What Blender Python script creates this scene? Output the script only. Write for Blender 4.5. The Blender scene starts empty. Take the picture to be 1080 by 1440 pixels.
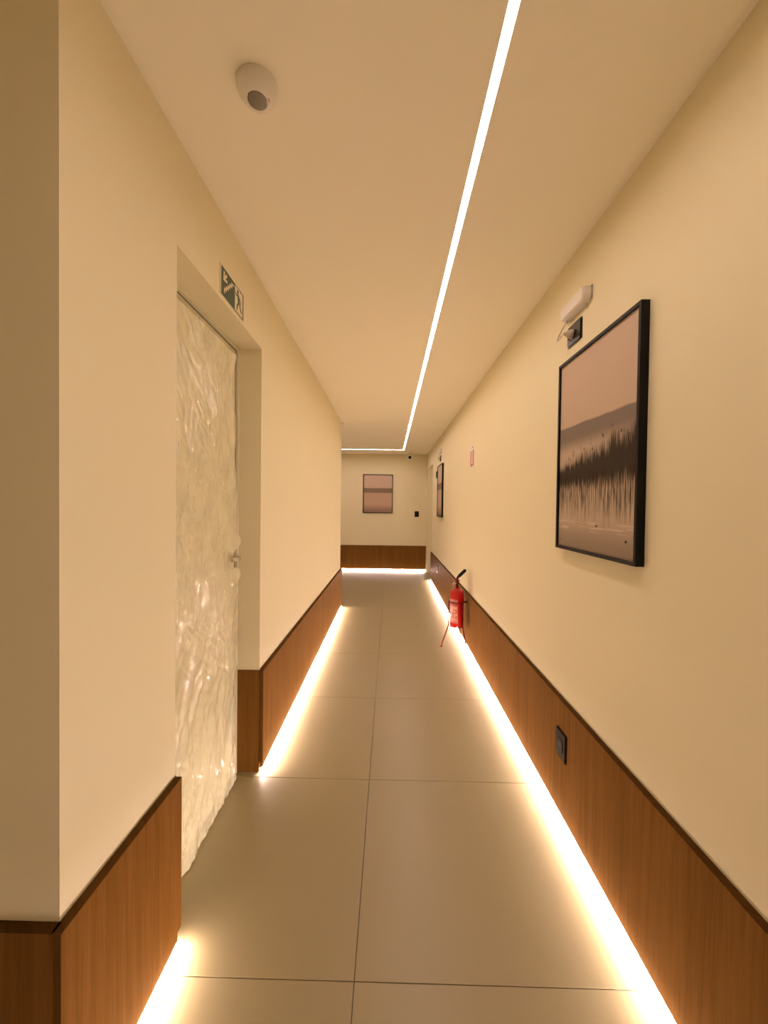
import bpy, bmesh, math
import numpy as np
from mathutils import Vector, Matrix

# ------------------------------------------------------------------ scene
sc = bpy.context.scene
COL = sc.collection
S = 0.889                       # modelling units -> metres (80 cm floor tiles)

# camera (pinhole fitted to the photograph)
F_PX, YAW, PIT, ROL, CAM_H = 544.28, .0149, .0162, .0126, 1.5
cam = bpy.data.cameras.new('camera')
cam.sensor_fit = 'VERTICAL'; cam.sensor_height = 36.0; cam.sensor_width = 27.0
cam.lens = F_PX / 1440 * 36.0
cam.clip_start = .02
cam_o = bpy.data.objects.new('camera', cam); COL.objects.link(cam_o)
M = (Matrix.Rotation(YAW, 4, 'Z') @ Matrix.Rotation(math.pi / 2 - PIT, 4, 'X') @ Matrix.Rotation(ROL, 4, 'Z'))
M.translation = Vector((0, 0, CAM_H * S))
cam_o.matrix_world = M
sc.camera = cam_o

# world: enclosed interior, hardly any sky light
w = bpy.data.worlds.new('world'); sc.world = w; w.use_nodes = True
w.node_tree.nodes['Background'].inputs[0].default_value = (1, .8, .6, 1)
w.node_tree.nodes['Background'].inputs[1].default_value = .02

# light levels
LED_COLOR = (1.0, .765, .67)
CEIL_STRENGTH = 48.0
FLOOR_STRENGTH = 670.0
sc.view_settings.view_transform = 'Standard'
sc.view_settings.look = 'None'
sc.view_settings.exposure = 0.0
sc.view_settings.gamma = 1.0
sc.view_settings.use_curve_mapping = False
sc.cycles.max_bounces = 7
sc.cycles.diffuse_bounces = 6
sc.cycles.glossy_bounces = 3
sc.cycles.transparent_max_bounces = 4
sc.cycles.adaptive_threshold = .03
sc.cycles.sample_clamp_indirect = 6.0

# ------------------------------------------------------------------ dimensions
WR, WL = .862, -.717            # wall faces
PR, PL = .838, -.693            # wainscot faces
PT = .024                       # wainscot thickness
ZB, ZT = .06, .573              # wainscot bottom and top
HC = 2.698                      # ceiling
GAP, REC = .030, .013            # shadow gap at the ceiling edge
YC = .829                       # near left corner
D0, D1, DH = 1.288, 2.138, 2.357  # left doorway
YE = 5.66                       # left wall ends
YW = 9.02                       # end wall
R0, R1 = 7.865, 8.78            # right doorway
YB = -2.5                       # wall behind the viewer
XRM, XCL = -2.2, -3.0           # left limits: lobby, cross corridor
DX = -.852                      # left door leaf face
TOP = HC + REC

# ------------------------------------------------------------------ node helpers
def mat(name):
    m = bpy.data.materials.new(name); m.use_nodes = True
    nt = m.node_tree
    return m, nt, nt.nodes['Principled BSDF']

class NX:
    """tiny expression layer over shader math nodes"""
    def __init__(s, nt): s.nt = nt
    def node(s, t, **k):
        n = s.nt.nodes.new(t)
        for a, b in k.items(): setattr(n, a, b)
        return n
    def put(s, sock, v):
        if isinstance(v, (int, float)): sock.default_value = v
        elif isinstance(v, (tuple, list)):
            sock.default_value = tuple(v) if len(v) == len(sock.default_value) else tuple(v) + (1,)
        else: s.nt.links.new(v, sock)
    def m(s, op, a, b=0.0, c=0.0, clamp=False):
        n = s.node('ShaderNodeMath', operation=op); n.use_clamp = clamp
        s.put(n.inputs[0], a); s.put(n.inputs[1], b); s.put(n.inputs[2], c)
        return n.outputs[0]
    def add(s, a, b): return s.m('ADD', a, b)
    def sub(s, a, b): return s.m('SUBTRACT', a, b)
    def mul(s, a, b): return s.m('MULTIPLY', a, b)
    def step(s, x, lo, hi):
        n = s.node('ShaderNodeMapRange', interpolation_type='SMOOTHSTEP')
        s.put(n.inputs['Value'], x); s.put(n.inputs['From Min'], lo); s.put(n.inputs['From Max'], hi)
        n.inputs['To Min'].default_value = 0; n.inputs['To Max'].default_value = 1
        return n.outputs['Result']
    def inv(s, x): return s.m('SUBTRACT', 1.0, x)
    def mix(s, f, a, b):
        n = s.node('ShaderNodeMix', data_type='RGBA')
        s.put(n.inputs['Factor'], f); s.put(n.inputs[6], a); s.put(n.inputs[7], b)
        return n.outputs[2]
    def xyz(s, v):
        n = s.node('ShaderNodeSeparateXYZ'); s.put(n.inputs[0], v); return n.outputs
    def vec(s, x, y, z=0.0):
        n = s.node('ShaderNodeCombineXYZ')
        for i, a in enumerate((x, y, z)): s.put(n.inputs[i], a)
        return n.outputs[0]
    def noise(s, v, scale, detail=2.0, rough=.5):
        n = s.node('ShaderNodeTexNoise'); s.put(n.inputs['Vector'], v)
        n.inputs['Scale'].default_value = scale; n.inputs['Detail'].default_value = detail
        n.inputs['Roughness'].default_value = rough
        return n.outputs['Fac']
    def obj(s): return s.node('ShaderNodeTexCoord').outputs['Object']
    def uv(s): return s.node('ShaderNodeTexCoord').outputs['UV']
    def bump(s, hgt, strength, dist=.002):
        n = s.node('ShaderNodeBump'); n.inputs['Strength'].default_value = strength
        n.inputs['Distance'].default_value = dist; s.put(n.inputs['Height'], hgt)
        return n.outputs[0]

def plain(name, col, rough=.5, metal=0.0, spec=.5, bump=0.0, bscale=200, var=0.0):
    m, nt, b = mat(name); x = NX(nt)
    o = x.obj()
    n = x.noise(o, bscale * .12, 3.0)
    lo = tuple(c * (1 - var) for c in col); hi = tuple(min(1, c * (1 + var)) for c in col)
    x.put(b.inputs['Base Color'], x.mix(n, lo, hi))
    b.inputs['Roughness'].default_value = rough; b.inputs['Metallic'].default_value = metal
    b.inputs['Specular IOR Level'].default_value = spec
    if bump:
        x.put(b.inputs['Normal'], x.bump(x.noise(o, bscale, 4.0), bump))
    return m

def emit(name, col, strength):
    m, nt, b = mat(name)
    b.inputs['Base Color'].default_value = (.9, .9, .9, 1)
    b.inputs['Emission Color'].default_value = (*col, 1)
    b.inputs['Emission Strength'].default_value = strength
    return m

def paint(name, col, var):
    m, nt, b = mat(name); x = NX(nt)
    n = x.noise(x.obj(), 2.2, 1.0)
    x.put(b.inputs['Base Color'], x.mix(n, tuple(c * (1 - var) for c in col), tuple(c * (1 + var) for c in col)))
    b.inputs['Roughness'].default_value = .9; b.inputs['Specular IOR Level'].default_value = 0.0
    return m
M_wall = paint('wall_paint', (.80, .735, .525), .012)
M_ceil = paint('ceiling_paint', (.95, .905, .76), .008)
M_grout = plain('grout', (.17, .13, .085), .9)
M_black = plain('black_frame', (.006, .0055, .005), .5, spec=.15, var=.2)
M_plate = plain('black_plate', (.010, .0095, .009), .22, spec=.3, var=.1)
M_dark = plain('dark_hole', (.004, .004, .004), .6)
M_white = plain('white_plastic', (.78, .74, .68), .35, var=.02)
M_cable = plain('pale_cable', (.55, .47, .38), .45, var=.05)
M_alu = plain('aluminium', (.62, .60, .57), .35, metal=.9, var=.05)
M_steel = plain('brushed_steel', (.60, .57, .53), .28, metal=1.0, var=.08)
M_door = plain('white_door_lacquer', (.74, .70, .50), .4, var=.02)
M_jamb = plain('grey_door_frame', (.42, .37, .30), .45, var=.03)
M_seal = plain('dark_seal', (.05, .04, .03), .7)
M_red = plain('red_enamel', (.43, .007, .006), .25, spec=.5, var=.05)
M_redd = plain('dark_red_steel', (.085, .0025, .0018), .6, spec=.1, var=.08)
M_label = plain('salmon_label', (.46, .11, .07), .4, var=.06)
M_mark = plain('label_marks', (.62, .30, .21), .45, var=.05)
M_rubber = plain('black_rubber', (.006, .0055, .005), .5, spec=.2, var=.2)
M_brass = plain('dull_brass', (.55, .40, .22), .35, metal=.9, var=.05)
M_signp = plain('sign_cream', (.74, .66, .46), .5, var=.02)
M_signg = plain('sign_green', (.028, .062, .035), .45, var=.08)
M_signr = plain('sign_red', (.50, .07, .04), .45, var=.05)
M_signw = plain('sign_white', (.80, .76, .70), .45, var=.02)
M_lens = plain('grey_lens', (.19, .175, .14), .15, spec=.5, var=.05)
M_glass = plain('camera_glass', (.006, .005, .005), .3, spec=.2)
M_ceilled = emit('ceiling_led_diffuser', LED_COLOR, CEIL_STRENGTH)
M_floorled = emit('floor_led_diffuser', LED_COLOR, FLOOR_STRENGTH)
M_endled = emit('end_led_diffuser', LED_COLOR, FLOOR_STRENGTH * .28)

def wood(name, k=1.0):
    m, nt, b = mat(name); x = NX(nt)
    o = x.xyz(x.obj())
    h = x.add(o[0], o[1])
    g1 = x.noise(x.vec(x.mul(h, 55.0), x.mul(o[2], 1.6), x.mul(x.sub(o[0], o[1]), 9.0)), 1.0, 4.0, .6)
    g2 = x.noise(x.vec(x.mul(h, 260.0), x.mul(o[2], 7.0), 3.1), 1.0, 2.0, .6)
    g3 = x.noise(x.vec(x.mul(h, 7.0), x.mul(o[2], .9), 7.7), 1.0, 2.0, .5)
    f = x.add(x.add(x.mul(g1, .55), x.mul(g2, .30)), x.mul(g3, .25))
    f = x.step(f, .32, .78)
    c = x.mix(f, (.125 * k, .055 * k, .0105 * k), (.200 * k, .094 * k, .0225 * k))
    x.put(b.inputs['Base Color'], c)
    b.inputs['Roughness'].default_value = .5
    b.inputs['Specular IOR Level'].default_value = .02
    x.put(b.inputs['Normal'], x.bump(g2, .08, .001))
    return m
M_wood = wood('oak_veneer')
M_edge = wood('dark_edge_band', .45)
M_endb = wood('end_band_veneer', .62)

def tile_mat():
    m, nt, b = mat('porcelain_tile'); x = NX(nt)
    o = x.obj()
    n = x.noise(o, 3.0, 4.0); n2 = x.noise(o, 160.0, 3.0)
    f = x.add(x.mul(n, .7), x.mul(n2, .3))
    x.put(b.inputs['Base Color'], x.mix(f, (.275, .226, .120), (.308, .254, .138)))
    b.inputs['Roughness'].default_value = .34
    b.inputs['Specular IOR Level'].default_value = .7
    x.put(b.inputs['Normal'], x.bump(n2, .05, .001))
    return m
M_tile = tile_mat()

def film_mat():
    m, nt, b = mat('clear_plastic_film'); x = NX(nt)
    o = x.obj()
    n = x.noise(o, 60.0, 3.0)
    x.put(b.inputs['Base Color'], x.mix(n, (.84, .79, .54), (.92, .87, .62)))
    b.inputs['Roughness'].default_value = .15
    b.inputs['Specular IOR Level'].default_value = .9
    b.inputs['Coat Weight'].default_value = .5
    b.inputs['Coat Roughness'].default_value = .08
    x.put(b.inputs['Alpha'], x.add(.40, x.mul(x.noise(o, 9.0, 3.0), .30)))
    x.put(b.inputs['Normal'], x.bump(x.noise(o, 30.0, 2.0), .12, .004))
    return m
M_film = film_mat()

def reed_print():
    m, nt, b = mat('reed_lake_print'); x = NX(nt)
    q = x.xyz(x.uv()); u, v = q[0], q[1]
    n1 = x.noise(x.vec(x.mul(u, 4.0), 0.3), 1.0, 3.0)
    sky = x.mix(x.step(x.add(v, x.mul(n1, .15)), .6, 1.1), (.53, .42, .315), (.56, .435, .34))
    hill_top = x.add(x.sub(.640, x.mul(u, .018)), x.mul(n1, .022))
    hm = x.inv(x.step(v, x.sub(hill_top, .006), x.add(hill_top, .006)))
    low = x.mix(x.step(v, .50, .585), (.47, .37, .28), (.215, .175, .145))
    c = x.mix(hm, sky, low)
    # water gets a little darker to the bottom edge
    bot = x.inv(x.step(v, .02, .17))
    c = x.mix(x.mul(bot, .75), c, (.21, .16, .125))
    # streak fields
    st1 = x.noise(x.vec(x.mul(u, 85.0), x.mul(v, 3.2)), 1.0, 3.0, .65)
    st2 = x.noise(x.vec(x.mul(u, 190.0), x.mul(v, 9.0), 4.0), 1.0, 2.0, .6)
    st = x.add(x.mul(st1, .6), x.mul(st2, .4))
    big = x.noise(x.vec(x.mul(u, 6.0), x.mul(v, 3.0), 9.0), 1.0, 2.0)
    cen = x.add(.385, x.mul(u, .035))
    up = x.add(.050, x.mul(u, .095)); dn = x.add(.085, x.mul(u, .045))
    d = x.sub(v, cen)
    fa = x.inv(x.m('DIVIDE', x.m('MAXIMUM', d, 0.0), up))
    fb = x.inv(x.m('DIVIDE', x.m('MAXIMUM', x.mul(d, -1.0), 0.0), dn))
    core = x.m('MINIMUM', fa, fb)
    core = x.add(core, x.mul(x.sub(big, .5), .5))
    mass = x.step(x.add(core, x.mul(x.sub(st, .5), 2.9)), -.06, .50)
    c = x.mix(x.mul(mass, .93), c, (.010, .008, .0065))
    # long reflections and thin stems
    refl = x.mul(x.step(x.add(v, x.mul(x.sub(st1, .5), .28)), .12, .31), x.inv(x.step(v, .36, .42)))
    rs = x.mul(x.step(st, .46, .54), refl)
    c = x.mix(x.mul(rs, .92), c, (.030, .022, .017))
    topl = x.add(.47, x.mul(u, .11))
    stem = x.mul(x.step(v, .38, .44), x.inv(x.step(v, x.sub(topl, .05), topl)))
    c = x.mix(x.mul(x.mul(x.step(st2, .50, .60), stem), .8), c, (.045, .034, .025))
    # seed heads
    vo = x.node('ShaderNodeTexVoronoi'); vo.inputs['Scale'].default_value = 1.0
    x.put(vo.inputs['Vector'], x.vec(x.mul(u, 22.0), x.mul(v, 26.0)))
    hd = x.mul(x.inv(x.step(vo.outputs['Distance'], .16, .34)), x.mul(x.step(v, .44, .49), x.inv(x.step(v, x.add(topl, .0), x.add(topl, .045)))))
    c = x.mix(x.mul(hd, x.add(.35, x.mul(u, .55))), c, (.05, .036, .026))
    # pale ripples
    rip = x.noise(x.vec(x.mul(u, 5.0), x.mul(v, 90.0), 2.0), 1.0, 3.0)
    rm = x.mul(x.step(v, .085, .115), x.inv(x.step(v, .13, .165)))
    c = x.mix(x.mul(x.mul(x.step(rip, .52, .62), rm), .8), c, (.58, .46, .35))
    vo2 = x.node('ShaderNodeTexVoronoi'); vo2.inputs['Scale'].default_value = 1.0
    x.put(vo2.inputs['Vector'], x.vec(x.mul(u, 7.0), x.mul(v, 16.0), 5.0))
    dk = x.mul(x.inv(x.step(vo2.outputs['Distance'], .05, .12)), x.inv(x.step(v, .12, .16)))
    c = x.mix(dk, c, (.03, .022, .018))
    x.put(b.inputs['Base Color'], c)
    b.inputs['Roughness'].default_value = .7; b.inputs['Specular IOR Level'].default_value = .06
    return m
M_reed = reed_print()

def sea_print():
    m, nt, b = mat('calm_sea_print'); x = NX(nt)
    q = x.xyz(x.uv()); u, v = q[0], q[1]
    n = x.noise(x.vec(x.mul(u, 3.0), x.mul(v, 30.0)), 1.0, 3.0)
    c = x.mix(x.step(v, .6, 1.0), (.56, .43, .34), (.60, .45, .38))
    wat = x.mix(x.step(x.add(v, x.mul(x.sub(n, .5), .05)), .02, .24), (.30, .20, .16), (.52, .37, .28))
    c = x.mix(x.inv(x.step(v, .49, .53)), c, wat)
    band = x.mul(x.step(v, .50, .54), x.inv(x.step(v, .645, .66)))
    c = x.mix(x.mul(band, .95), c, (.22, .155, .12))
    x.put(b.inputs['Base Color'], c)
    b.inputs['Roughness'].default_value = .7; b.inputs['Specular IOR Level'].default_value = .06
    return m
M_sea = sea_print()

# ------------------------------------------------------------------ mesh helpers
class MB:
    def __init__(s): s.bm = bmesh.new()
    def box(s, x0, x1, y0, y1, z0, z1, bev=0.0, seg=2, M=None):
        t = bmesh.new()
        bmesh.ops.create_cube(t, size=1)
        bmesh.ops.scale(t, vec=(x1 - x0, y1 - y0, z1 - z0), verts=t.verts)
        bmesh.ops.translate(t, vec=((x0 + x1) / 2, (y0 + y1) / 2, (z0 + z1) / 2), verts=t.verts)
        if bev: bmesh.ops.bevel(t, geom=t.edges[:], offset=bev, segments=seg, profile=.5, affect='EDGES', clamp_overlap=True)
        return s._merge(t, M)
    def _merge(s, t, M=None):
        if M is not None: bmesh.ops.transform(t, matrix=M, verts=t.verts)
        me = bpy.data.meshes.new('tmp'); t.to_mesh(me); t.free()
        s.bm.from_mesh(me); bpy.data.meshes.remove(me)
        return s
    def lathe(s, prof, n=32, M=None):
        """prof: list of (r, z); closed with caps where r == 0"""
        t = bmesh.new(); rings = []
        for r, z in prof:
            if r <= 1e-7: rings.append([t.verts.new((0, 0, z))])
            else: rings.append([t.verts.new((r * math.cos(2 * math.pi * i / n), r * math.sin(2 * math.pi * i / n), z)) for i in range(n)])
        for a, b in zip(rings, rings[1:]):
            for i in range(n):
                j = (i + 1) % n
                q = [a[i % len(a)], a[j % len(a)], b[j % len(b)], b[i % len(b)]]
                u = []
                for k in q:
                    if k not in u: u.append(k)
                if len(u) >= 3: t.faces.new(u)
        bmesh.ops.recalc_face_normals(t, faces=t.faces[:])
        return s._merge(t, M)
    def tube(s, pts, r, n=10, cap=True, flat=None):
        """swept round tube through pts; r number or list"""
        pts = [Vector(p) for p in pts]
        rs = r if isinstance(r, (list, tuple)) else [r] * len(pts)
        t = bmesh.new(); rings = []; ref = None
        for i, p in enumerate(pts):
            d = (pts[min(i + 1, len(pts) - 1)] - pts[max(i - 1, 0)]).normalized()
            if ref is None:
                ref = Vector((0, 0, 1)) if abs(d.z) < .9 else Vector((1, 0, 0))
            a = (ref - d * ref.dot(d)).normalized(); ref = a; b = d.cross(a)
            fl = flat or 1.0
            rings.append([t.verts.new(p + rs[i] * (a * math.cos(2 * math.pi * k / n) + b * fl * math.sin(2 * math.pi * k / n))) for k in range(n)])
        for a, b in zip(rings, rings[1:]):
            for k in range(n): t.faces.new((a[k], a[(k + 1) % n], b[(k + 1) % n], b[k]))
        if cap: t.faces.new(rings[0][::-1]); t.faces.new(rings[-1])
        bmesh.ops.recalc_face_normals(t, faces=t.faces[:])
        return s._merge(t)
    def prism(s, poly, fn, d0, d1):
        """poly: 2D points (a,b); fn(a,b,d)->xyz; extruded from d0 to d1"""
        t = bmesh.new()
        A = [t.verts.new(fn(a, b, d0)) for a, b in poly]; B = [t.verts.new(fn(a, b, d1)) for a, b in poly]
        n = len(poly)
        t.faces.new(A); t.faces.new(B[::-1])
        for i in range(n): t.faces.new((A[i], B[i], B[(i + 1) % n], A[(i + 1) % n]))
        bmesh.ops.recalc_face_normals(t, faces=t.faces[:])
        return s._merge(t)
    def mesh(s, name, material, smooth=False):
        bmesh.ops.scale(s.bm, vec=(S, S, S), verts=s.bm.verts)
        me = bpy.data.meshes.new(name); s.bm.to_mesh(me); s.bm.free()
        me.materials.append(material)
        if smooth:
            me.polygons.foreach_set('use_smooth', [True] * len(me.polygons))
            me.set_sharp_from_angle(angle=math.radians(38))
        return me
    def build(s, name, material, parent=None, origin=None, smooth=False):
        """coordinates are world units; object origin moved to `origin` (world) when given"""
        o_w = Vector(origin) if origin is not None else (Vector(parent['_o']) if parent is not None and '_o' in parent else Vector((0, 0, 0)))
        bmesh.ops.translate(s.bm, vec=-o_w, verts=s.bm.verts)
        o = bpy.data.objects.new(name, s.mesh(name, material, smooth)); COL.objects.link(o)
        if parent is not None:
            o.parent = parent
            o.location = (o_w - Vector(parent['_o'])) * S
        else: o.location = o_w * S
        o['_o'] = list(o_w)
        return o

def tag(o, label=None, cat=None, group=None, kind=None):
    if label: o['label'] = label
    if cat: o['category'] = cat
    if group: o['group'] = group
    if kind: o['kind'] = kind
    return o

def thing(name, loc, label, cat, group=None, kind=None):
    o = bpy.data.objects.new(name, None); COL.objects.link(o)
    o.empty_display_size = .05
    o.location = Vector(loc) * S; o['_o'] = list(loc)
    return tag(o, label, cat, group, kind)

def B(*a, **k): return MB().box(*a, **k)

# ------------------------------------------------------------------ room shell
ob = B(XCL - .12, 1.12, YB - .12, YW + .12, -.08, -.008).build('floor', M_grout)
tag(ob, 'beige large format porcelain tile floor of the corridor', 'floor', kind='structure')
J = .0011
xs = [-3.0, -1.893, -.993, -.093, 1.0]
ys = [YB] + [1.194 + .9 * k for k in range(-4, 10)]; ys = [y for y in ys if y <= YW]; ys.append(YW + .1)
cache = {}
for i in range(len(xs) - 1):
    for j in range(len(ys) - 1):
        x0, x1, y0, y1 = xs[i], xs[i + 1], ys[j], ys[j + 1]
        if x1 <= -.9 and .95 < y0 and y1 < YE: continue      # solid rooms, never seen
        key = (round(x1 - x0, 3), round(y1 - y0, 3))
        if key not in cache:
            hx, hy = key[0] / 2 - J, key[1] / 2 - J
            cache[key] = MB().box(-hx, hx, -hy, hy, -.008, 0, bev=.0008, seg=1).mesh('tile', M_tile)
        o = bpy.data.objects.new('tile', cache[key]); COL.objects.link(o); o.parent = ob
        o.location = Vector(((x0 + x1) / 2, (y0 + y1) / 2, 0)) * S

def walls(name, boxes, label):
    m = MB()
    for b in boxes: m.box(*b)
    return tag(m.build(name, M_wall), label, 'wall', kind='structure')

walls('wall_right', [(WR, 1.06, YB, R0, 0, TOP), (WR, 1.06, R0, R1, DH, TOP), (WR, 1.06, R1, YW, 0, TOP)],
      'long cream right wall carrying the large reed picture')
walls('wall_left', [(-.92, WL, YC + .12, D0, 0, TOP), (-.92, WL, D0, D1, DH, TOP), (-.92, WL, D1, YE, 0, TOP),
                    (XRM, WL, YC, YC + .12, 0, TOP), (XCL, -.92, YE - .12, YE, 0, TOP)],
      'cream left wall with the plastic covered doorway')
walls('wall_end', [(XCL, 1.06, YW, YW + .12, 0, TOP)], 'cream wall closing the far end of the corridor')
walls('wall_back', [(XRM - .12, 1.06, YB - .12, YB, 0, TOP)], 'cream wall behind the viewer')
walls('wall_lobby', [(XRM - .12, XRM, YB, YC + .12, 0, TOP)], 'cream side wall of the space beside the viewer')
walls('wall_crossing', [(XCL - .12, XCL, YE - .12, YW + .12, 0, TOP)], 'cream wall at the end of the crossing corridor')

SX0, SX1, SY0, SY1 = .265, .295, 8.28, 8.31     # ceiling light slot
SN = -1.6
m = MB()
m.box(XCL - .12, 1.12, YB - .12, YW + .12, TOP, TOP + .08)
for r in [(SX1, WR - GAP, YB + GAP, YW - GAP), (WL + GAP, SX0, YB + GAP, SY0), (SX0, SX1, YB + GAP, SN),
          (XCL + GAP, SX1, SY1, YW - GAP), (XCL + GAP, WL + GAP, YE + GAP, SY0), (XRM + GAP, WL + GAP, YB + GAP, YC - GAP)]:
    m.box(*r, HC, TOP)
tag(m.build('ceiling', M_ceil), 'smooth plaster ceiling with a shadow gap along the walls', 'ceiling', kind='structure')

# ------------------------------------------------------------------ wainscot
def wainscot(name, axis, face, wall, spans, label, z0=ZB, skirt=None, edge_end=()):
    """axis 'Y': runs along Y, front at X=face, wall at X=wall.  axis 'X': the other way round."""
    a0, a1 = spans[0][0], spans[-1][1]
    s0, s1 = skirt or (a0, a1)
    f = min(face, wall); g = max(face, wall)
    sg = 1 if face > wall else -1
    k0, k1 = sorted((wall, wall + sg * .003))
    bx = (lambda m, p0, p1, q0, q1, z0_, z1_, **k: m.box(p0, p1, q0, q1, z0_, z1_, **k)) if axis == 'Y' else \
         (lambda m, p0, p1, q0, q1, z0_, z1_, **k: m.box(q0, q1, p0, p1, z0_, z1_, **k))
    base = bx(MB(), k0, k1, s0, s1, 0, z0).build(name, M_wood)
    tag(base, label, 'wainscot', kind='structure')
    for (p, q) in spans:
        bx(MB(), f, g, p + .0006, q - .0006, z0, ZT - .002, bev=.0008, seg=1).build('panel', M_wood, base)
        bx(MB(), f, g, p + .0006, q - .0006, ZT - .002, ZT, bev=.0004, seg=1).build('edge_band', M_edge, base)
    return base

wainscot('trim_1', 'Y', PR, WR, [(YB, .67), (.67, 3.42), (3.42, 6.17), (6.17, R0)],
         'oak veneer wainscot band along the whole right wall')
t2 = wainscot('trim_2', 'Y', PL, WL, [(YC - PT, D0)], 'short oak wainscot on the left before the covered door')
B(PL - .0165, PL - .0002, YC - PT - .0012, YC - PT, ZB, ZT).build('end_band', M_endb, t2)
t3 = wainscot('trim_3', 'Y', PL, WL, [(D1 - .006, 4.1), (4.1, YE + PT)], 'oak wainscot on the left beyond the covered door')
B(PL - .0235, PL - .0003, D1 - .0072, D1 - .006, ZB, ZT).build('end_band', M_endb, t3)
B(-.838, WL - .0004, D1 - .006, D1, 0, ZT, bev=.0006, seg=1).build('return_panel', M_wood, t3)
B(-.838, WL - .0004, D0, D0 + .006, 0, ZT, bev=.0006, seg=1).build('return_panel', M_wood, t2)
wainscot('trim_4', 'X', YW - PT, YW, [(XCL, -1.6), (-1.6, WR - .012)], 'oak wainscot across the far end wall')
wainscot('trim_5', 'X', YC - PT, YC, [(XRM, PL - .0172)], 'dark oak wainscot facing the viewer at the near left corner')
wainscot('trim_6', 'X', YE + PT, YE, [(XCL, WL)], 'oak wainscot around the corner of the crossing corridor')

# ------------------------------------------------------------------ LED lines
def floor_led(axis, face, wall, a0, a1, label, em=None):
    sg = 1 if face > wall else -1
    prof = [(.0100, .0150), (.0213, .0203), (.0204, .0221), (.0091, .0168)]
    hous = [(.0034, .0171), (.0089, .0171), (.0214, .0230), (.0216, .0598), (.0034, .0598)]
    prof = [(wall + sg * a, b) for a, b in prof]; hous = [(wall + sg * a, b) for a, b in hous]
    fn = (lambda a, b, d: (a, d, b)) if axis == 'Y' else (lambda a, b, d: (d, a, b))
    loc = (wall, (a0 + a1) / 2, 0) if axis == 'Y' else ((a0 + a1) / 2, wall, 0)
    t = thing('led_strip', loc, label, 'light strip', 'glowing floor light lines under the wainscot')
    MB().prism(hous, fn, a0, a1).build('housing', M_wood, t)
    MB().prism(prof, fn, a0, a1).build('diffuser', em or M_floorled, t)
floor_led('Y', PR, WR, -.9, R0 - .03, 'long glowing light line at the foot of the right wall')
floor_led('Y', PL, WL, YC + .01, D0 - .02, 'short glowing light line at the lower left before the covered door')
floor_led('Y', PL, WL, D1 + .004, YE - .01, 'glowing light line at the foot of the left wall beyond the door')
floor_led('X', YW - PT, YW, XCL + .05, WR - .03, 'glowing light line at the foot of the far end wall', M_endled)

t = thing('ceiling_light', ((SX0 + SX1) / 2, 3, HC), 'bright slim L-shaped light line recessed in the ceiling', 'light strip')
zl = HC + .002
MB().prism([(SX0 + .002, SN), (SX1 - .002, SN), (SX1 - .002, SY1 - .002), (XCL + .1, SY1 - .002), (XCL + .1, SY0 + .002), (SX0 + .002, SY0 + .002)],
           lambda a, b, d: (a, b, d), zl, zl + .005).build('diffuser', M_ceilled, t)
m = MB()
m.box(SX0 - .0, SX0 + .0018, SN, SY0 + .0018, HC - .0008, HC + .0095)
m.box(SX1 - .0018, SX1, SN, SY1, HC - .0008, HC + .0095)
m.box(XCL + .1, SX0 + .0018, SY0, SY0 + .0018, HC - .0008, HC + .0095)
m.box(XCL + .1, SX1, SY1 - .0018, SY1, HC - .0008, HC + .0095)
m.build('profile', M_alu, t)

# ------------------------------------------------------------------ left doorway and door
t = thing('door_1', (DX, (D0 + D1) / 2, 0), 'white door behind plastic sheeting in the left wall', 'door', kind='structure')
B(DX - .035, DX, D0 + .030, D1 - .030, .006, DH - .022, bev=.001, seg=1).build('leaf', M_door, t)
m = MB()
m.box(DX - .04, -.838, D1 - .020, D1, 0, DH); m.box(DX - .04, -.838, D0, D0 + .020, 0, DH)
m.box(DX - .04, -.838, D0 + .020, D1 - .020, DH - .016, DH)
m.build('door_frame', M_door, t)
m = MB()
m.box(DX - .02, DX + .004, D1 - .0285, D1 - .020, 0, DH - .016); m.box(DX - .02, DX + .004, D0 + .020, D0 + .0285, 0, DH - .016)
m.build('rebate', M_jamb, t)
m = MB()
m.box(DX - .03, DX - .002, D1 - .0305, D1 - .0285, .006, DH - .022); m.box(DX - .03, DX - .002, D0 + .028, D1 - .028, DH - .0225, DH - .016)
m.build('seal', M_seal, t)
B(DX - .012, DX + .0015, D1 - .026, D1 - .019, 1.155, 1.30, bev=.0006, seg=1).build('strike_plate', M_steel, t)
hy, hz = 2.03, 1.215
h = B(DX, DX + .009, hy - .022, hy + .022, hz - .042, hz + .036, bev=.002).build('handle', M_steel, t, smooth=True)
m = MB()
m.tube([(DX + .008, hy, hz), (DX + .058, hy, hz)], .0105, 14)
m.box(DX + .046, DX + .066, hy - .085, hy + .012, hz - .010, hz + .010, bev=.004)
m.build('lever', M_steel, h, smooth=True)

# plastic sheet over the door: real folds
def vnoise(y, z, seed):
    rng = np.random.default_rng(seed); G = rng.random((256, 256))
    yi, zi = np.floor(y).astype(int), np.floor(z).astype(int)
    fy, fz = y - yi, z - zi
    fy = fy * fy * (3 - 2 * fy); fz = fz * fz * (3 - 2 * fz)
    g = lambda a, b: G[a % 256, b % 256]
    return (g(yi, zi) * (1 - fy) + g(yi + 1, zi) * fy) * (1 - fz) + (g(yi, zi + 1) * (1 - fy) + g(yi + 1, zi + 1) * fy) * fz

def ridge(y, z, ang, fa, fb, seed):
    c, s = math.cos(ang), math.sin(ang)
    a, b = y * c + z * s, -y * s + z * c
    a = a + .03 * (vnoise(y * 7, z * 5, seed + 50) - .5)
    n = vnoise(a * fa + 40, b * fb + 40, seed)
    return (1 - np.abs(2 * n - 1)) ** 2

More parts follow.
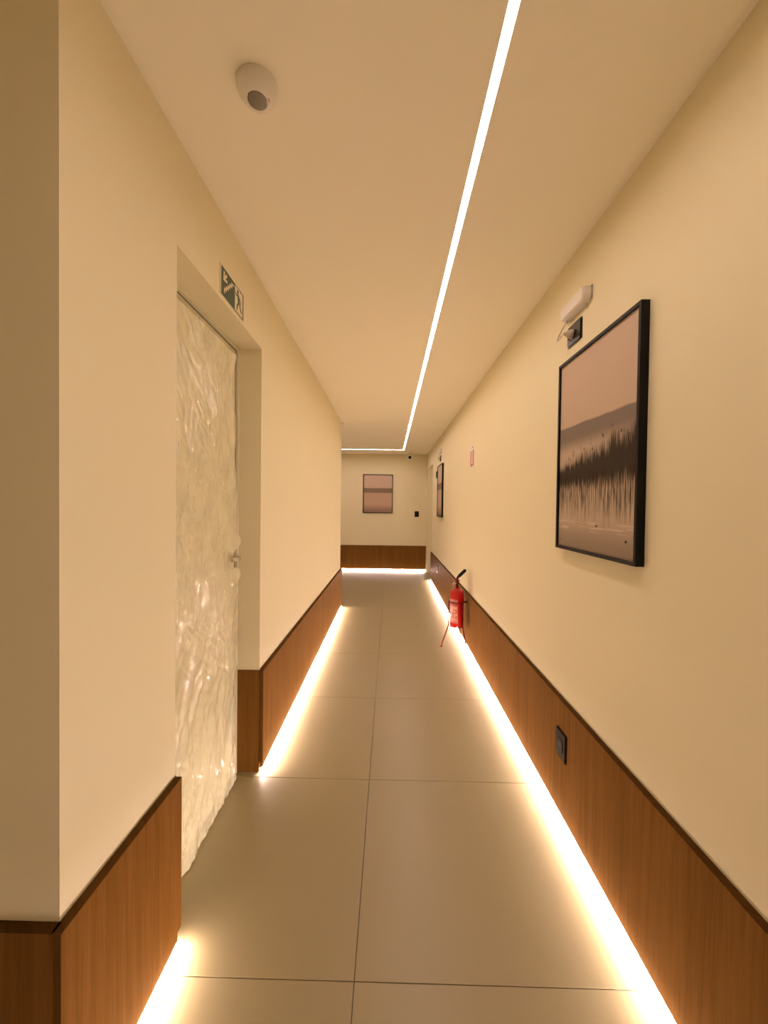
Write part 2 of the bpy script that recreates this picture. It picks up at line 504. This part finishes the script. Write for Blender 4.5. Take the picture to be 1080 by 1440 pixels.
NY, NZ = 170, 460
zz = np.linspace(.012, 2.285, NZ)[:, None] * np.ones((1, NY))
def right_edge(z):
    e = np.interp(z, [0, .02, .35, .9, 1.10, 1.155, 1.165, 1.262, 1.275, 1.33, 1.6, 2.0, 2.29],
                     [2.055, 2.06, 2.058, 2.065, 2.085, 2.105, 2.0, 2.0, 2.10, 2.075, 2.052, 2.035, 2.03])
    return e
tt = np.linspace(0, 1, NY)[None, :]
yy = (D0 + .032) + (right_edge(zz) + .006 * np.sin(zz * 17) - D0 - .032) * tt
k_low = np.clip((1.25 - zz) / .5, 0, 1)
def crease(y, z, ang, fa, fb, seed):
    c, s_ = math.cos(ang), math.sin(ang)
    a, b = y * c + z * s_, -y * s_ + z * c
    a = a + .05 * (vnoise(y * 4 + 3, z * 3 + 3, seed + 50) - .5)
    n = vnoise(a * fa + 40, b * fb + 40, seed)
    return 1 - np.abs(2 * n - 1)
clus = np.clip((vnoise(yy * 4 + 20, zz * 2.6 + 20, 31) - .38) / .3, 0, 1)
fold = (.0100 * crease(yy, zz, .42, 11, 1.1, 1) * (1 - k_low) + .0090 * crease(yy, zz, -.55, 11, 1.3, 3) * k_low
        + .0050 * crease(yy, zz, .15, 20, 1.8, 2) + .0040 * crease(yy, zz, -.9, 17, 3.5, 4) * (.3 + .7 * clus)
        + .0040 * crease(yy, zz, -.25, 24, 5, 9) + .0034 * crease(yy, zz, .7, 28, 8, 10)
        + clus * (.0046 * crease(yy, zz, .8, 36, 13, 5) + .0034 * crease(yy, zz, -.3, 46, 16, 6)))
hang = .010 + .012 * np.clip((zz - 0) / .3, 0, 1) * np.clip((2.29 - zz) / .4, 0, 1)
fan = np.exp(-((yy - 2.03) / .05) ** 2 - ((zz - 1.30) / .05) ** 2) * .035 + np.exp(-((yy - 2.03) / .05) ** 2 - ((zz - 1.12) / .06) ** 2) * .035
lev = np.exp(-((yy - 1.95) / .06) ** 2 - ((zz - 1.215) / .045) ** 2) * .055
lowbulge = np.clip((2.10 - yy) / .3, 0, 1) * .022 * np.clip((.5 - zz) / .5, 0, 1) * (.7 + .3 * vnoise(yy * 4, zz * 2 + 3, 11))
xx = DX + .004 + hang * .5 + fold + fan + lowbulge
m = MB()
V = [[m.bm.verts.new((float(xx[i, j]), float(yy[i, j]), float(zz[i, j]))) for j in range(NY)] for i in range(NZ)]
for i in range(NZ - 1):
    for j in range(NY - 1):
        m.bm.faces.new((V[i][j], V[i][j + 1], V[i + 1][j + 1], V[i + 1][j]))
film = m.build('plastic_sheet', M_film, origin=(DX, 1.7, .012), smooth=False)
film.data.polygons.foreach_set('use_smooth', [True] * len(film.data.polygons))
tag(film, 'crinkled translucent plastic sheet hung over the left door', 'plastic sheet')

# right doorway at the far end
t = thing('door_2', (1.0, (R0 + R1) / 2, 0), 'recessed doorway at the far end of the right wall', 'door', kind='structure')
B(1.0, 1.035, R0 + .02, R1 - .02, .006, DH - .02, bev=.001, seg=1).build('leaf', M_door, t)
m = MB(); m.box(.985, 1.04, R0, R0 + .02, 0, DH); m.box(.985, 1.04, R1 - .02, R1, 0, DH); m.box(.985, 1.04, R0 + .02, R1 - .02, DH - .02, DH)
m.build('door_frame', M_door, t)
h2 = B(.991, 1.0, R0 + .06, R0 + .10, 1.18, 1.25, bev=.002).build('handle', M_steel, t, smooth=True)
MB().tube([(.992, R0 + .08, 1.215), (.945, R0 + .08, 1.215), (.945, R0 + .20, 1.215)], .009, 10).build('lever', M_steel, h2, smooth=True)

# ------------------------------------------------------------------ framed pictures
def picture(fn, wdt, hgt, dep, lip, pm, loc, label):
    """fn(u, v, d): u right, v up (0 at the lower left corner), d away from the wall"""
    t = thing('framed_picture', loc, label, 'picture', 'black framed pictures on the corridor walls')
    m = MB()
    def bar(u0, u1, v0, v1):
        poly = [(u0, v0), (u1, v0), (u1, v1), (u0, v1)]
        m.prism(poly, fn, 0.0, dep)
    bar(0, lip, 0, hgt); bar(wdt - lip, wdt, 0, hgt); bar(lip, wdt - lip, 0, lip); bar(lip, wdt - lip, hgt - lip, hgt)
    m.build('frame', M_black, t)
    MB().prism([(lip, lip), (wdt - lip, lip), (wdt - lip, hgt - lip), (lip, hgt - lip)], fn, .002, dep - .012).build('backing', M_black, t)
    m = MB()
    vs = [m.bm.verts.new(fn(a, b, dep - .009)) for a, b in ((lip, lip), (wdt - lip, lip), (wdt - lip, hgt - lip), (lip, hgt - lip))]
    m.bm.faces.new(vs)
    o = m.build('print', pm, t)
    uvl = o.data.uv_layers.new(name='UVMap')
    co = [(0, 0), (1, 0), (1, 1), (0, 1)]
    for li, l in enumerate(o.data.loops): uvl.data[li].uv = co[l.vertex_index]
    return t
picture(lambda u, v, d: (WR - d, 1.950 - u, 1.304 + v), .632, .897, .030, .013, M_reed, (WR, 1.63, 1.304),
        'large black framed reed lake picture on the near right wall')
picture(lambda u, v, d: (WR - d, 6.86 - u, 1.322 + v), .60, .880, .030, .013, M_sea, (WR, 6.56, 1.322),
        'black framed picture on the right wall by the far doorway')
picture(lambda u, v, d: (-.623 + u, YW - d, 1.330 + v), .688, .892, .026, .016, M_sea, (-.28, YW, 1.33),
        'black framed calm sea picture on the far end wall')

# ------------------------------------------------------------------ exit sign (left wall, over the door)
t = thing('exit_sign', (WL, 1.735, 2.375), 'dark green exit sign with stairs arrow and running figure above the left door', 'sign')
EY0, EZ0, EW, EH = 1.607, 2.374, .256, .126
e = lambda u, v, d: (WL + d, EY0 + u, EZ0 + v)
R = lambda u0, u1, v0, v1: [(u0, v0), (u1, v0), (u1, v1), (u0, v1)]
MB().prism(R(0, EW, 0, EH), e, 0, .003).build('plate', M_signp, t)
m = MB(); m.prism(R(.010, EW - .003, .003, EH - .004), e, .003, .0034); m.build('green_field', M_signg, t)
MB().prism(R(.150, .240, .008, EH - .009), e, .0034, .0038).build('figure_field', M_signp, t)
# arrow to the lower left
m = MB()
ac = (.046, .088)
def rot(p, a=math.radians(225), c=ac, k=1.0):
    ca, sa = math.cos(a), math.sin(a)
    return (c[0] + k * (p[0] * ca - p[1] * sa), c[1] + k * (p[0] * sa + p[1] * ca))
m.prism([rot(p) for p in [(-.026, -.006), (.004, -.006), (.004, -.006), (.004, .006), (-.026, .006)][:2] + [(.004, .006), (-.026, .006)]], e, .0034, .0038)
m.prism([rot(p) for p in [(.026, 0), (-.006, .026), (-.014, .017), (.003, .003), (.003, -.003), (-.014, -.017), (-.006, -.026)]], e, .0034, .00385)
m.build('arrow', M_signp, t)
# stairs
m = MB(); su, sv, n = .0185, .0155, 5
x0, y0, wd = .036, .020, .0085
for k in range(n):
    m.prism(R(x0 + k * su, x0 + k * su + wd, y0 + k * sv, y0 + (k + 1) * sv + wd), e, .0034, .0038)
    m.prism(R(x0 + k * su, x0 + (k + 1) * su + wd, y0 + (k + 1) * sv, y0 + (k + 1) * sv + wd), e, .0034, .00382)
m.build('stairs', M_signp, t)
# running figure
m = MB()
def limb(pts, w, d=.0042):
    for (a, b) in zip(pts, pts[1:]):
        dx, dy = b[0] - a[0], b[1] - a[1]; L = math.hypot(dx, dy); nx, ny = -dy / L * w / 2, dx / L * w / 2
        m.prism([(a[0] + nx, a[1] + ny), (a[0] - nx, a[1] - ny), (b[0] - nx, b[1] - ny), (b[0] + nx, b[1] + ny)], e, .0038, d)
fx = .150
m.prism([(fx + .033 + .0095 * math.cos(a * math.pi / 8), .101 + .0095 * math.sin(a * math.pi / 8)) for a in range(16)], e, .0038, .0042)
limb([(fx + .036, .090), (fx + .046, .056)], .019)
limb([(fx + .036, .086), (fx + .016, .080), (fx + .006, .088)], .0075, .0043)
limb([(fx + .044, .084), (fx + .062, .072), (fx + .068, .058)], .007, .0044)
limb([(fx + .044, .058), (fx + .028, .040), (fx + .024, .018)], .0095, .0045)
limb([(fx + .048, .058), (fx + .064, .036), (fx + .080, .026)], .0095, .0046)
limb([(fx + .052, .117), (fx + .086, .117)], .004, .0041)
m.build('running_figure', M_signg, t)

# ------------------------------------------------------------------ fire extinguisher sign (right wall)
t = thing('extinguisher_sign', (WR, 4.10, 1.915), 'small red and white extinguisher sign high on the right wall', 'sign')
g = lambda u, v, d: (WR - d, 4.19 - u, 1.915 + v)
MB().prism(R(0, .18, 0, .235), g, 0, .003).build('plate', M_signw, t)
m = MB(); m.prism(R(.010, .060, .030, .178), g, .003, .0036); m.prism(R(.120, .170, .030, .178), g, .003, .0036); m.prism(R(.012, .168, .018, .034), g, .003, .0035)
m.build('red_field', M_signr, t)
m = MB(); m.prism(R(.066, .114, .040, .172), g, .003, .0038); m.build('extinguisher_symbol', M_signw, t)
m = MB(); m.prism([(.075, .200), (.125, .208), (.120, .222), (.080, .212)], g, .003, .0036); m.build('flame_symbol', M_redd, t)
MB().prism([(.06, .004), (.12, .004), (.09, .016)], g, .003, .0036).build('pointer_symbol', M_redd, t)

# ------------------------------------------------------------------ wall plates
def plate(name, fn, w_, h_, loc, label, cat, kind, group=None):
    """fn(u, v, d) with u, v from the plate centre"""
    t = thing(name, loc, label, cat, group)
    def rr(w, h, r=.006, n=4):
        p = []
        for cx, cy, a0 in ((w / 2 - r, h / 2 - r, 0), (-w / 2 + r, h / 2 - r, 90), (-w / 2 + r, -h / 2 + r, 180), (w / 2 - r, -h / 2 + r, 270)):
            for k in range(n + 1):
                a = math.radians(a0 + 90 * k / n); p.append((cx + r * math.cos(a), cy + r * math.sin(a)))
        return p
    m = MB(); m.prism(rr(w_, h_), fn, 0, .006); m.prism(rr(w_ - .010, h_ - .010), fn, .006, .0095)
    m.build('plate', M_plate, t)
    if kind == 'socket':
        MB().prism(rr(.052, .062, .004), fn, .0095, .0115).build('module', M_black, t)
        m = MB()
        m.prism([(.022 * math.cos(a * math.pi / 3), .013 * math.sin(a * math.pi / 3)) for a in range(6)], fn, .0115, .0119)
        m.build('socket_recess', M_dark, t)
    elif kind == 'switch':
        m = MB(); m.prism(rr(.050, .046, .003), lambda a, b, d: fn(a, b + .025, d), .0095, .013)
        m.prism(rr(.050, .046, .003), lambda a, b, d: fn(a, b - .025, d), .0095, .0125)
        m.build('rocker', M_black, t)
    return t
RWALL = lambda X, yc, zc: (lambda u, v, d: (X - d, yc - u, zc + v))
plate('power_outlet', RWALL(PR, 1.846, .368), .104, .134, (PR, 1.846, .301), 'black power outlet on the near right wainscot panel', 'outlet', 'socket', 'black wall plates')
plate('power_outlet', RWALL(PR, 6.675, .415), .104, .134, (PR, 6.675, .348), 'small black outlet on the right wainscot near the far doorway', 'outlet', 'socket', 'black wall plates')
plate('light_switch', lambda u, v, d: (.628 + u, YW - d, 1.315 + v), .100, .132, (.628, YW, 1.249), 'black switch plate on the far end wall', 'switch', 'switch', 'black wall plates')
plate('wall_reader', RWALL(WR, 7.18, 2.085), .11, .13, (WR, 7.18, 2.02), 'small black plate behind the far right picture', 'wall plate', 'switch', 'black wall plates')

def emergency(dy, lab1, lab2):
    cy, cz = 1.812 + dy, 2.436
    t = thing('emergency_light', (WR, cy, cz), lab1, 'emergency light', 'white emergency lights')
    # rounded white body
    m = MB(); N = 20
    def outline(L, H, r, n=8):
        p = []
        for cx, cv, a0 in ((L / 2 - r, H / 2 - r, 0), (-L / 2 + r, H / 2 - r, 90), (-L / 2 + r, -H / 2 + r, 180), (L / 2 - r, -H / 2 + r, 270)):
            for k in range(n + 1):
                a = math.radians(a0 + 90 * k / n); p.append((cx + r * math.cos(a), cv + r * math.sin(a)))
        return p
    rings = []
    for d, k in ((.004, 1.0), (.018, 1.0), (.028, .97), (.036, .88), (.041, .72)):
        o_ = outline(.232 - (1 - k) * .07, .072 * k, .030 * k)
        rings.append([m.bm.verts.new((WR - d, cy - a, cz + b)) for a, b in o_])
    for a, b in zip(rings, rings[1:]):
        for i in range(len(a)): m.bm.faces.new((a[i], a[(i + 1) % len(a)], b[(i + 1) % len(a)], b[i]))
    m.bm.faces.new(rings[-1]); m.bm.faces.new(rings[0][::-1])
    bmesh.ops.recalc_face_normals(m.bm, faces=m.bm.faces[:])
    m.build('body', M_white, t, smooth=True)
    for sgn in (-1, 1):
        B(WR - .006, WR, cy + sgn * .109 - .009, cy + sgn * .109 + .009, cz - .030, cz + .030, bev=.002).build('bracket', M_jamb, t)
    pts = []
    P0, P1, P2, P3 = [Vector(p) for p in ((WR - .022, cy + .070, cz - .034), (WR - .030, cy + .155, cz - .075), (WR - .055, cy + .150, cz - .140), (WR - .050, cy + .062, cz - .112))]
    for k in range(17):
        s_ = k / 16; pts.append(P0 * (1 - s_) ** 3 + P1 * 3 * s_ * (1 - s_) ** 2 + P2 * 3 * s_ * s_ * (1 - s_) + P3 * s_ ** 3)
    MB().tube(pts, .0026, 8).build('cable', M_cable, t, smooth=True)
    Mx = Matrix.Translation((WR - .0125, cy + .040, cz - .115)) @ Matrix.Rotation(-math.pi / 2, 4, 'Y')
    MB().lathe([(0, 0), (.021, 0), (.021, .010), (.016, .022), (.008, .034), (.005, .042), (0, .042)], 20, Mx).build('plug', M_cable, t, smooth=True)
    MB().tube([(WR - .01, cy - .085, cz - .034), (WR - .006, cy - .088, cz - .062)], .002, 6).build('cable_tail', M_cable, t)
    plate('wall_socket', RWALL(WR, 1.846 + dy, 2.322), .134, .098, (WR, 1.846 + dy, 2.273), lab2, 'socket', 'none', 'black wall plates')
emergency(0, 'white emergency light above the large reed picture', 'black wall socket with plug above the large reed picture')
emergency(4.82, 'tiny white emergency light above the far right picture', 'black wall socket above the far right picture')

# ------------------------------------------------------------------ ceiling sensor
sx, sy = -.393, 1.118
t = thing('motion_sensor', (sx, sy, HC), 'round white motion sensor with grey lens on the ceiling', 'sensor')
Mx = Matrix.Translation((sx, sy, HC)) @ Matrix.Rotation(math.pi, 4, 'X')
MB().lathe([(0, 0), (.050, 0), (.0545, .002), (.0555, .006), (.0545, .020), (.050, .032), (.043, .041), (.034, .046), (.0275, .047), (.0275, .044), (0, .044)], 48, Mx).build('housing', M_white, t, smooth=True)
MB().lathe([(0, .0435), (.0262, .0435), (.0262, .0475), (.024, .0495), (.012, .0505), (0, .0508)], 40, Mx).build('lens', M_lens, t, smooth=True)
MB().box(sx + .0325, sx + .0345, sy - .006, sy + .004, HC - .0475, HC - .0450).build('indicator', M_signr, t)

# ------------------------------------------------------------------ security camera near the end wall
t = thing('security_camera', (.455, 8.72, HC), 'small white security camera under the ceiling at the far end', 'camera')
Mx = Matrix.Translation((.43, 8.66, 2.585)) @ Matrix.Rotation(math.pi / 2 + .10, 4, 'X')
MB().lathe([(0, -.16), (.034, -.16), (.048, -.13), (.050, .02), (.047, .034), (.038, .034), (.036, .026), (0, .026)], 28, Mx).build('body', M_white, t, smooth=True)
MB().lathe([(0, .024), (.034, .024), (.034, .030), (.020, .033), (0, .034)], 24, Mx).build('lens', M_glass, t, smooth=True)
m = MB(); m.tube([(.43, 8.74, 2.62), (.455, 8.75, 2.655), (.46, 8.75, HC)], .013, 10)
m.lathe([(0, 0), (.038, 0), (.038, .010), (.030, .016), (0, .016)], 24, Matrix.Translation((.46, 8.75, HC)) @ Matrix.Rotation(math.pi, 4, 'X'))
m.build('bracket', M_white, t, smooth=True)

# ------------------------------------------------------------------ fire extinguisher and its stand
ex, ey = .722, 4.09
t = thing('fire_extinguisher', (ex, ey, .235), 'red fire extinguisher standing upright in a tripod by the right wall', 'extinguisher')
MB().lathe([(0, .246), (.058, .246), (.066, .242), (.070, .248), (.0715, .262), (.0715, .604), (.0695, .615), (.063, .622), (.046, .627), (.026, .631), (.022, .636), (.022, .648), (0, .648)], 44,
           Matrix.Translation((ex, ey, 0))).build('cylinder', M_red, t, smooth=True)
def patch(a0, a1, z0, z1, r, name, material, n=14, parent=t):
    m = MB(); vs = []
    for k in range(n + 1):
        a = math.radians(a0 + (a1 - a0) * k / n)
        vs.append([m.bm.verts.new((ex + rr_ * math.cos(a), ey + rr_ * math.sin(a), z)) for rr_, z in ((r, z0), (r, z1), (.071, z1), (.071, z0))])
    for a, b in zip(vs, vs[1:]):
        for q in range(4): m.bm.faces.new((a[q], a[(q + 1) % 4], b[(q + 1) % 4], b[q]))
    m.bm.faces.new(vs[0][::-1]); m.bm.faces.new(vs[-1])
    bmesh.ops.recalc_face_normals(m.bm, faces=m.bm.faces[:])
    return m.build(name, material, parent, smooth=True)
lb = patch(186, 268, .285, .470, .0722, 'label', M_label)
patch(186, 268, .500, .530, .0722, 'label_band', M_label)
for k, (a0, a1, z0, z1) in enumerate([(192, 204, .31, .455), (209, 226, .40, .455), (231, 250, .40, .412), (231, 262, .43, .455), (209, 221, .345, .385), (238, 246, .345, .385), (250, 262, .36, .385), (209, 262, .31, .318), (209, 262, .326, .334)]):
    patch(a0, a1, z0, z1, .0726, 'print_mark', M_mark, 6, lb)
# valve, gauge, pin
m = MB(); m.lathe([(0, .645), (.016, .645), (.016, .668), (.013, .672), (.013, .700), (0, .700)], 20, Matrix.Translation((ex, ey, 0)))
m.box(ex - .012, ex + .012, ey - .013, ey + .013, .672, .735, bev=.003)
m.build('valve', M_redd, t, smooth=True)
Mg = Matrix.Translation((ex - .012, ey, .690)) @ Matrix.Rotation(-math.pi / 2, 4, 'Y')
MB().lathe([(0, 0), (.006, 0), (.006, .018), (.016, .018), (.016, .030), (0, .030)], 20, Mg).build('gauge', M_brass, t, smooth=True)
MB().tube([(ex - .045, ey - .006, .648), (ex - .047, ey - .006, .680), (ex - .046, ey - .006, .700)], .004, 8).build('safety_pin', M_brass, t, smooth=True)
# lever pair going up over the valve
m = MB()
m.tube([(ex, ey - .002, .735), (ex + .004, ey - .004, .752), (ex + .012, ey - .006, .766)], [.013, .012, .010], 12)
m.build('hose_neck', M_redd, t, smooth=True)
m = MB()
A, Bv = Vector((ex + .008, ey - .005, .758)), Vector((ex + .088, ey - .010, .838))
d = (Bv - A)
m.tube([A, A + d * .06, A + d * .12, A + d * .85, A + d * .96, Bv], [.010, .014, .0175, .0175, .014, .006], 16)
m.build('nozzle', M_rubber, t, smooth=True)
m = MB()
for k in range(5):
    p = A + d * (.25 + .12 * k); m.tube([p, p + d * .03], .0182, 16)
m.build('nozzle_ribs', M_rubber, t, smooth=True)
m = MB(); m.box(ex - .012, ex + .010, ey - .085, ey - .005, .700, .706, bev=.002); m.box(ex - .012, ex + .010, ey - .092, ey - .002, .728, .735, bev=.002, M=Matrix.Translation((0, 0, 0)))
m.build('carry_handle', M_redd, t, smooth=True)

t = thing('extinguisher_stand', (ex, ey, 0), 'thin red metal tripod stand holding the fire extinguisher', 'stand')
def ring(z, r, rt, n=40):
    m = MB(); mm = []
    pts = [(ex + r * math.cos(2 * math.pi * k / n), ey + r * math.sin(2 * math.pi * k / n), z) for k in range(n + 1)]
    return m.tube(pts, rt, 8, cap=False)
ring(.495, .0785, .0055).build('ring', M_redd, t, smooth=True)
ring(.236, .064, .005).build('base_ring', M_redd, t, smooth=True)
m = MB(); m.tube([(ex - .07, ey, .236), (ex + .07, ey, .236)], .004, 8); m.build('cross_bar', M_redd, t, smooth=True)
B(ex + .074, ex + .104, ey - .010, ey + .010, .485, .505, bev=.002).build('clamp', M_redd, t, smooth=True)
for fx_, fy_ in ((.575, 4.125), (.806, 3.985), (.800, 4.250)):
    v = Vector((fx_ - ex, fy_ - ey, 0)); u_ = v.normalized()
    c0 = Vector((ex, ey, 0))
    foot = c0 + v
    pts = [c0 + u_ * .0835 + Vector((0, 0, .497)), c0 + u_ * .0835 + Vector((0, 0, .26)), c0 + u_ * .087 + Vector((0, 0, .235)),
           c0 + u_ * .100 + Vector((0, 0, .19)), foot + Vector((0, 0, .045)) - u_ * .003, foot + Vector((0, 0, .006)), foot + u_ * .022 + Vector((0, 0, .0052))]
    m = MB(); m.tube(pts, .0068, 8); m.build('leg', M_redd, t, smooth=True)

# tidy helper properties
for o in bpy.data.objects:
    if '_o' in o: del o['_o']
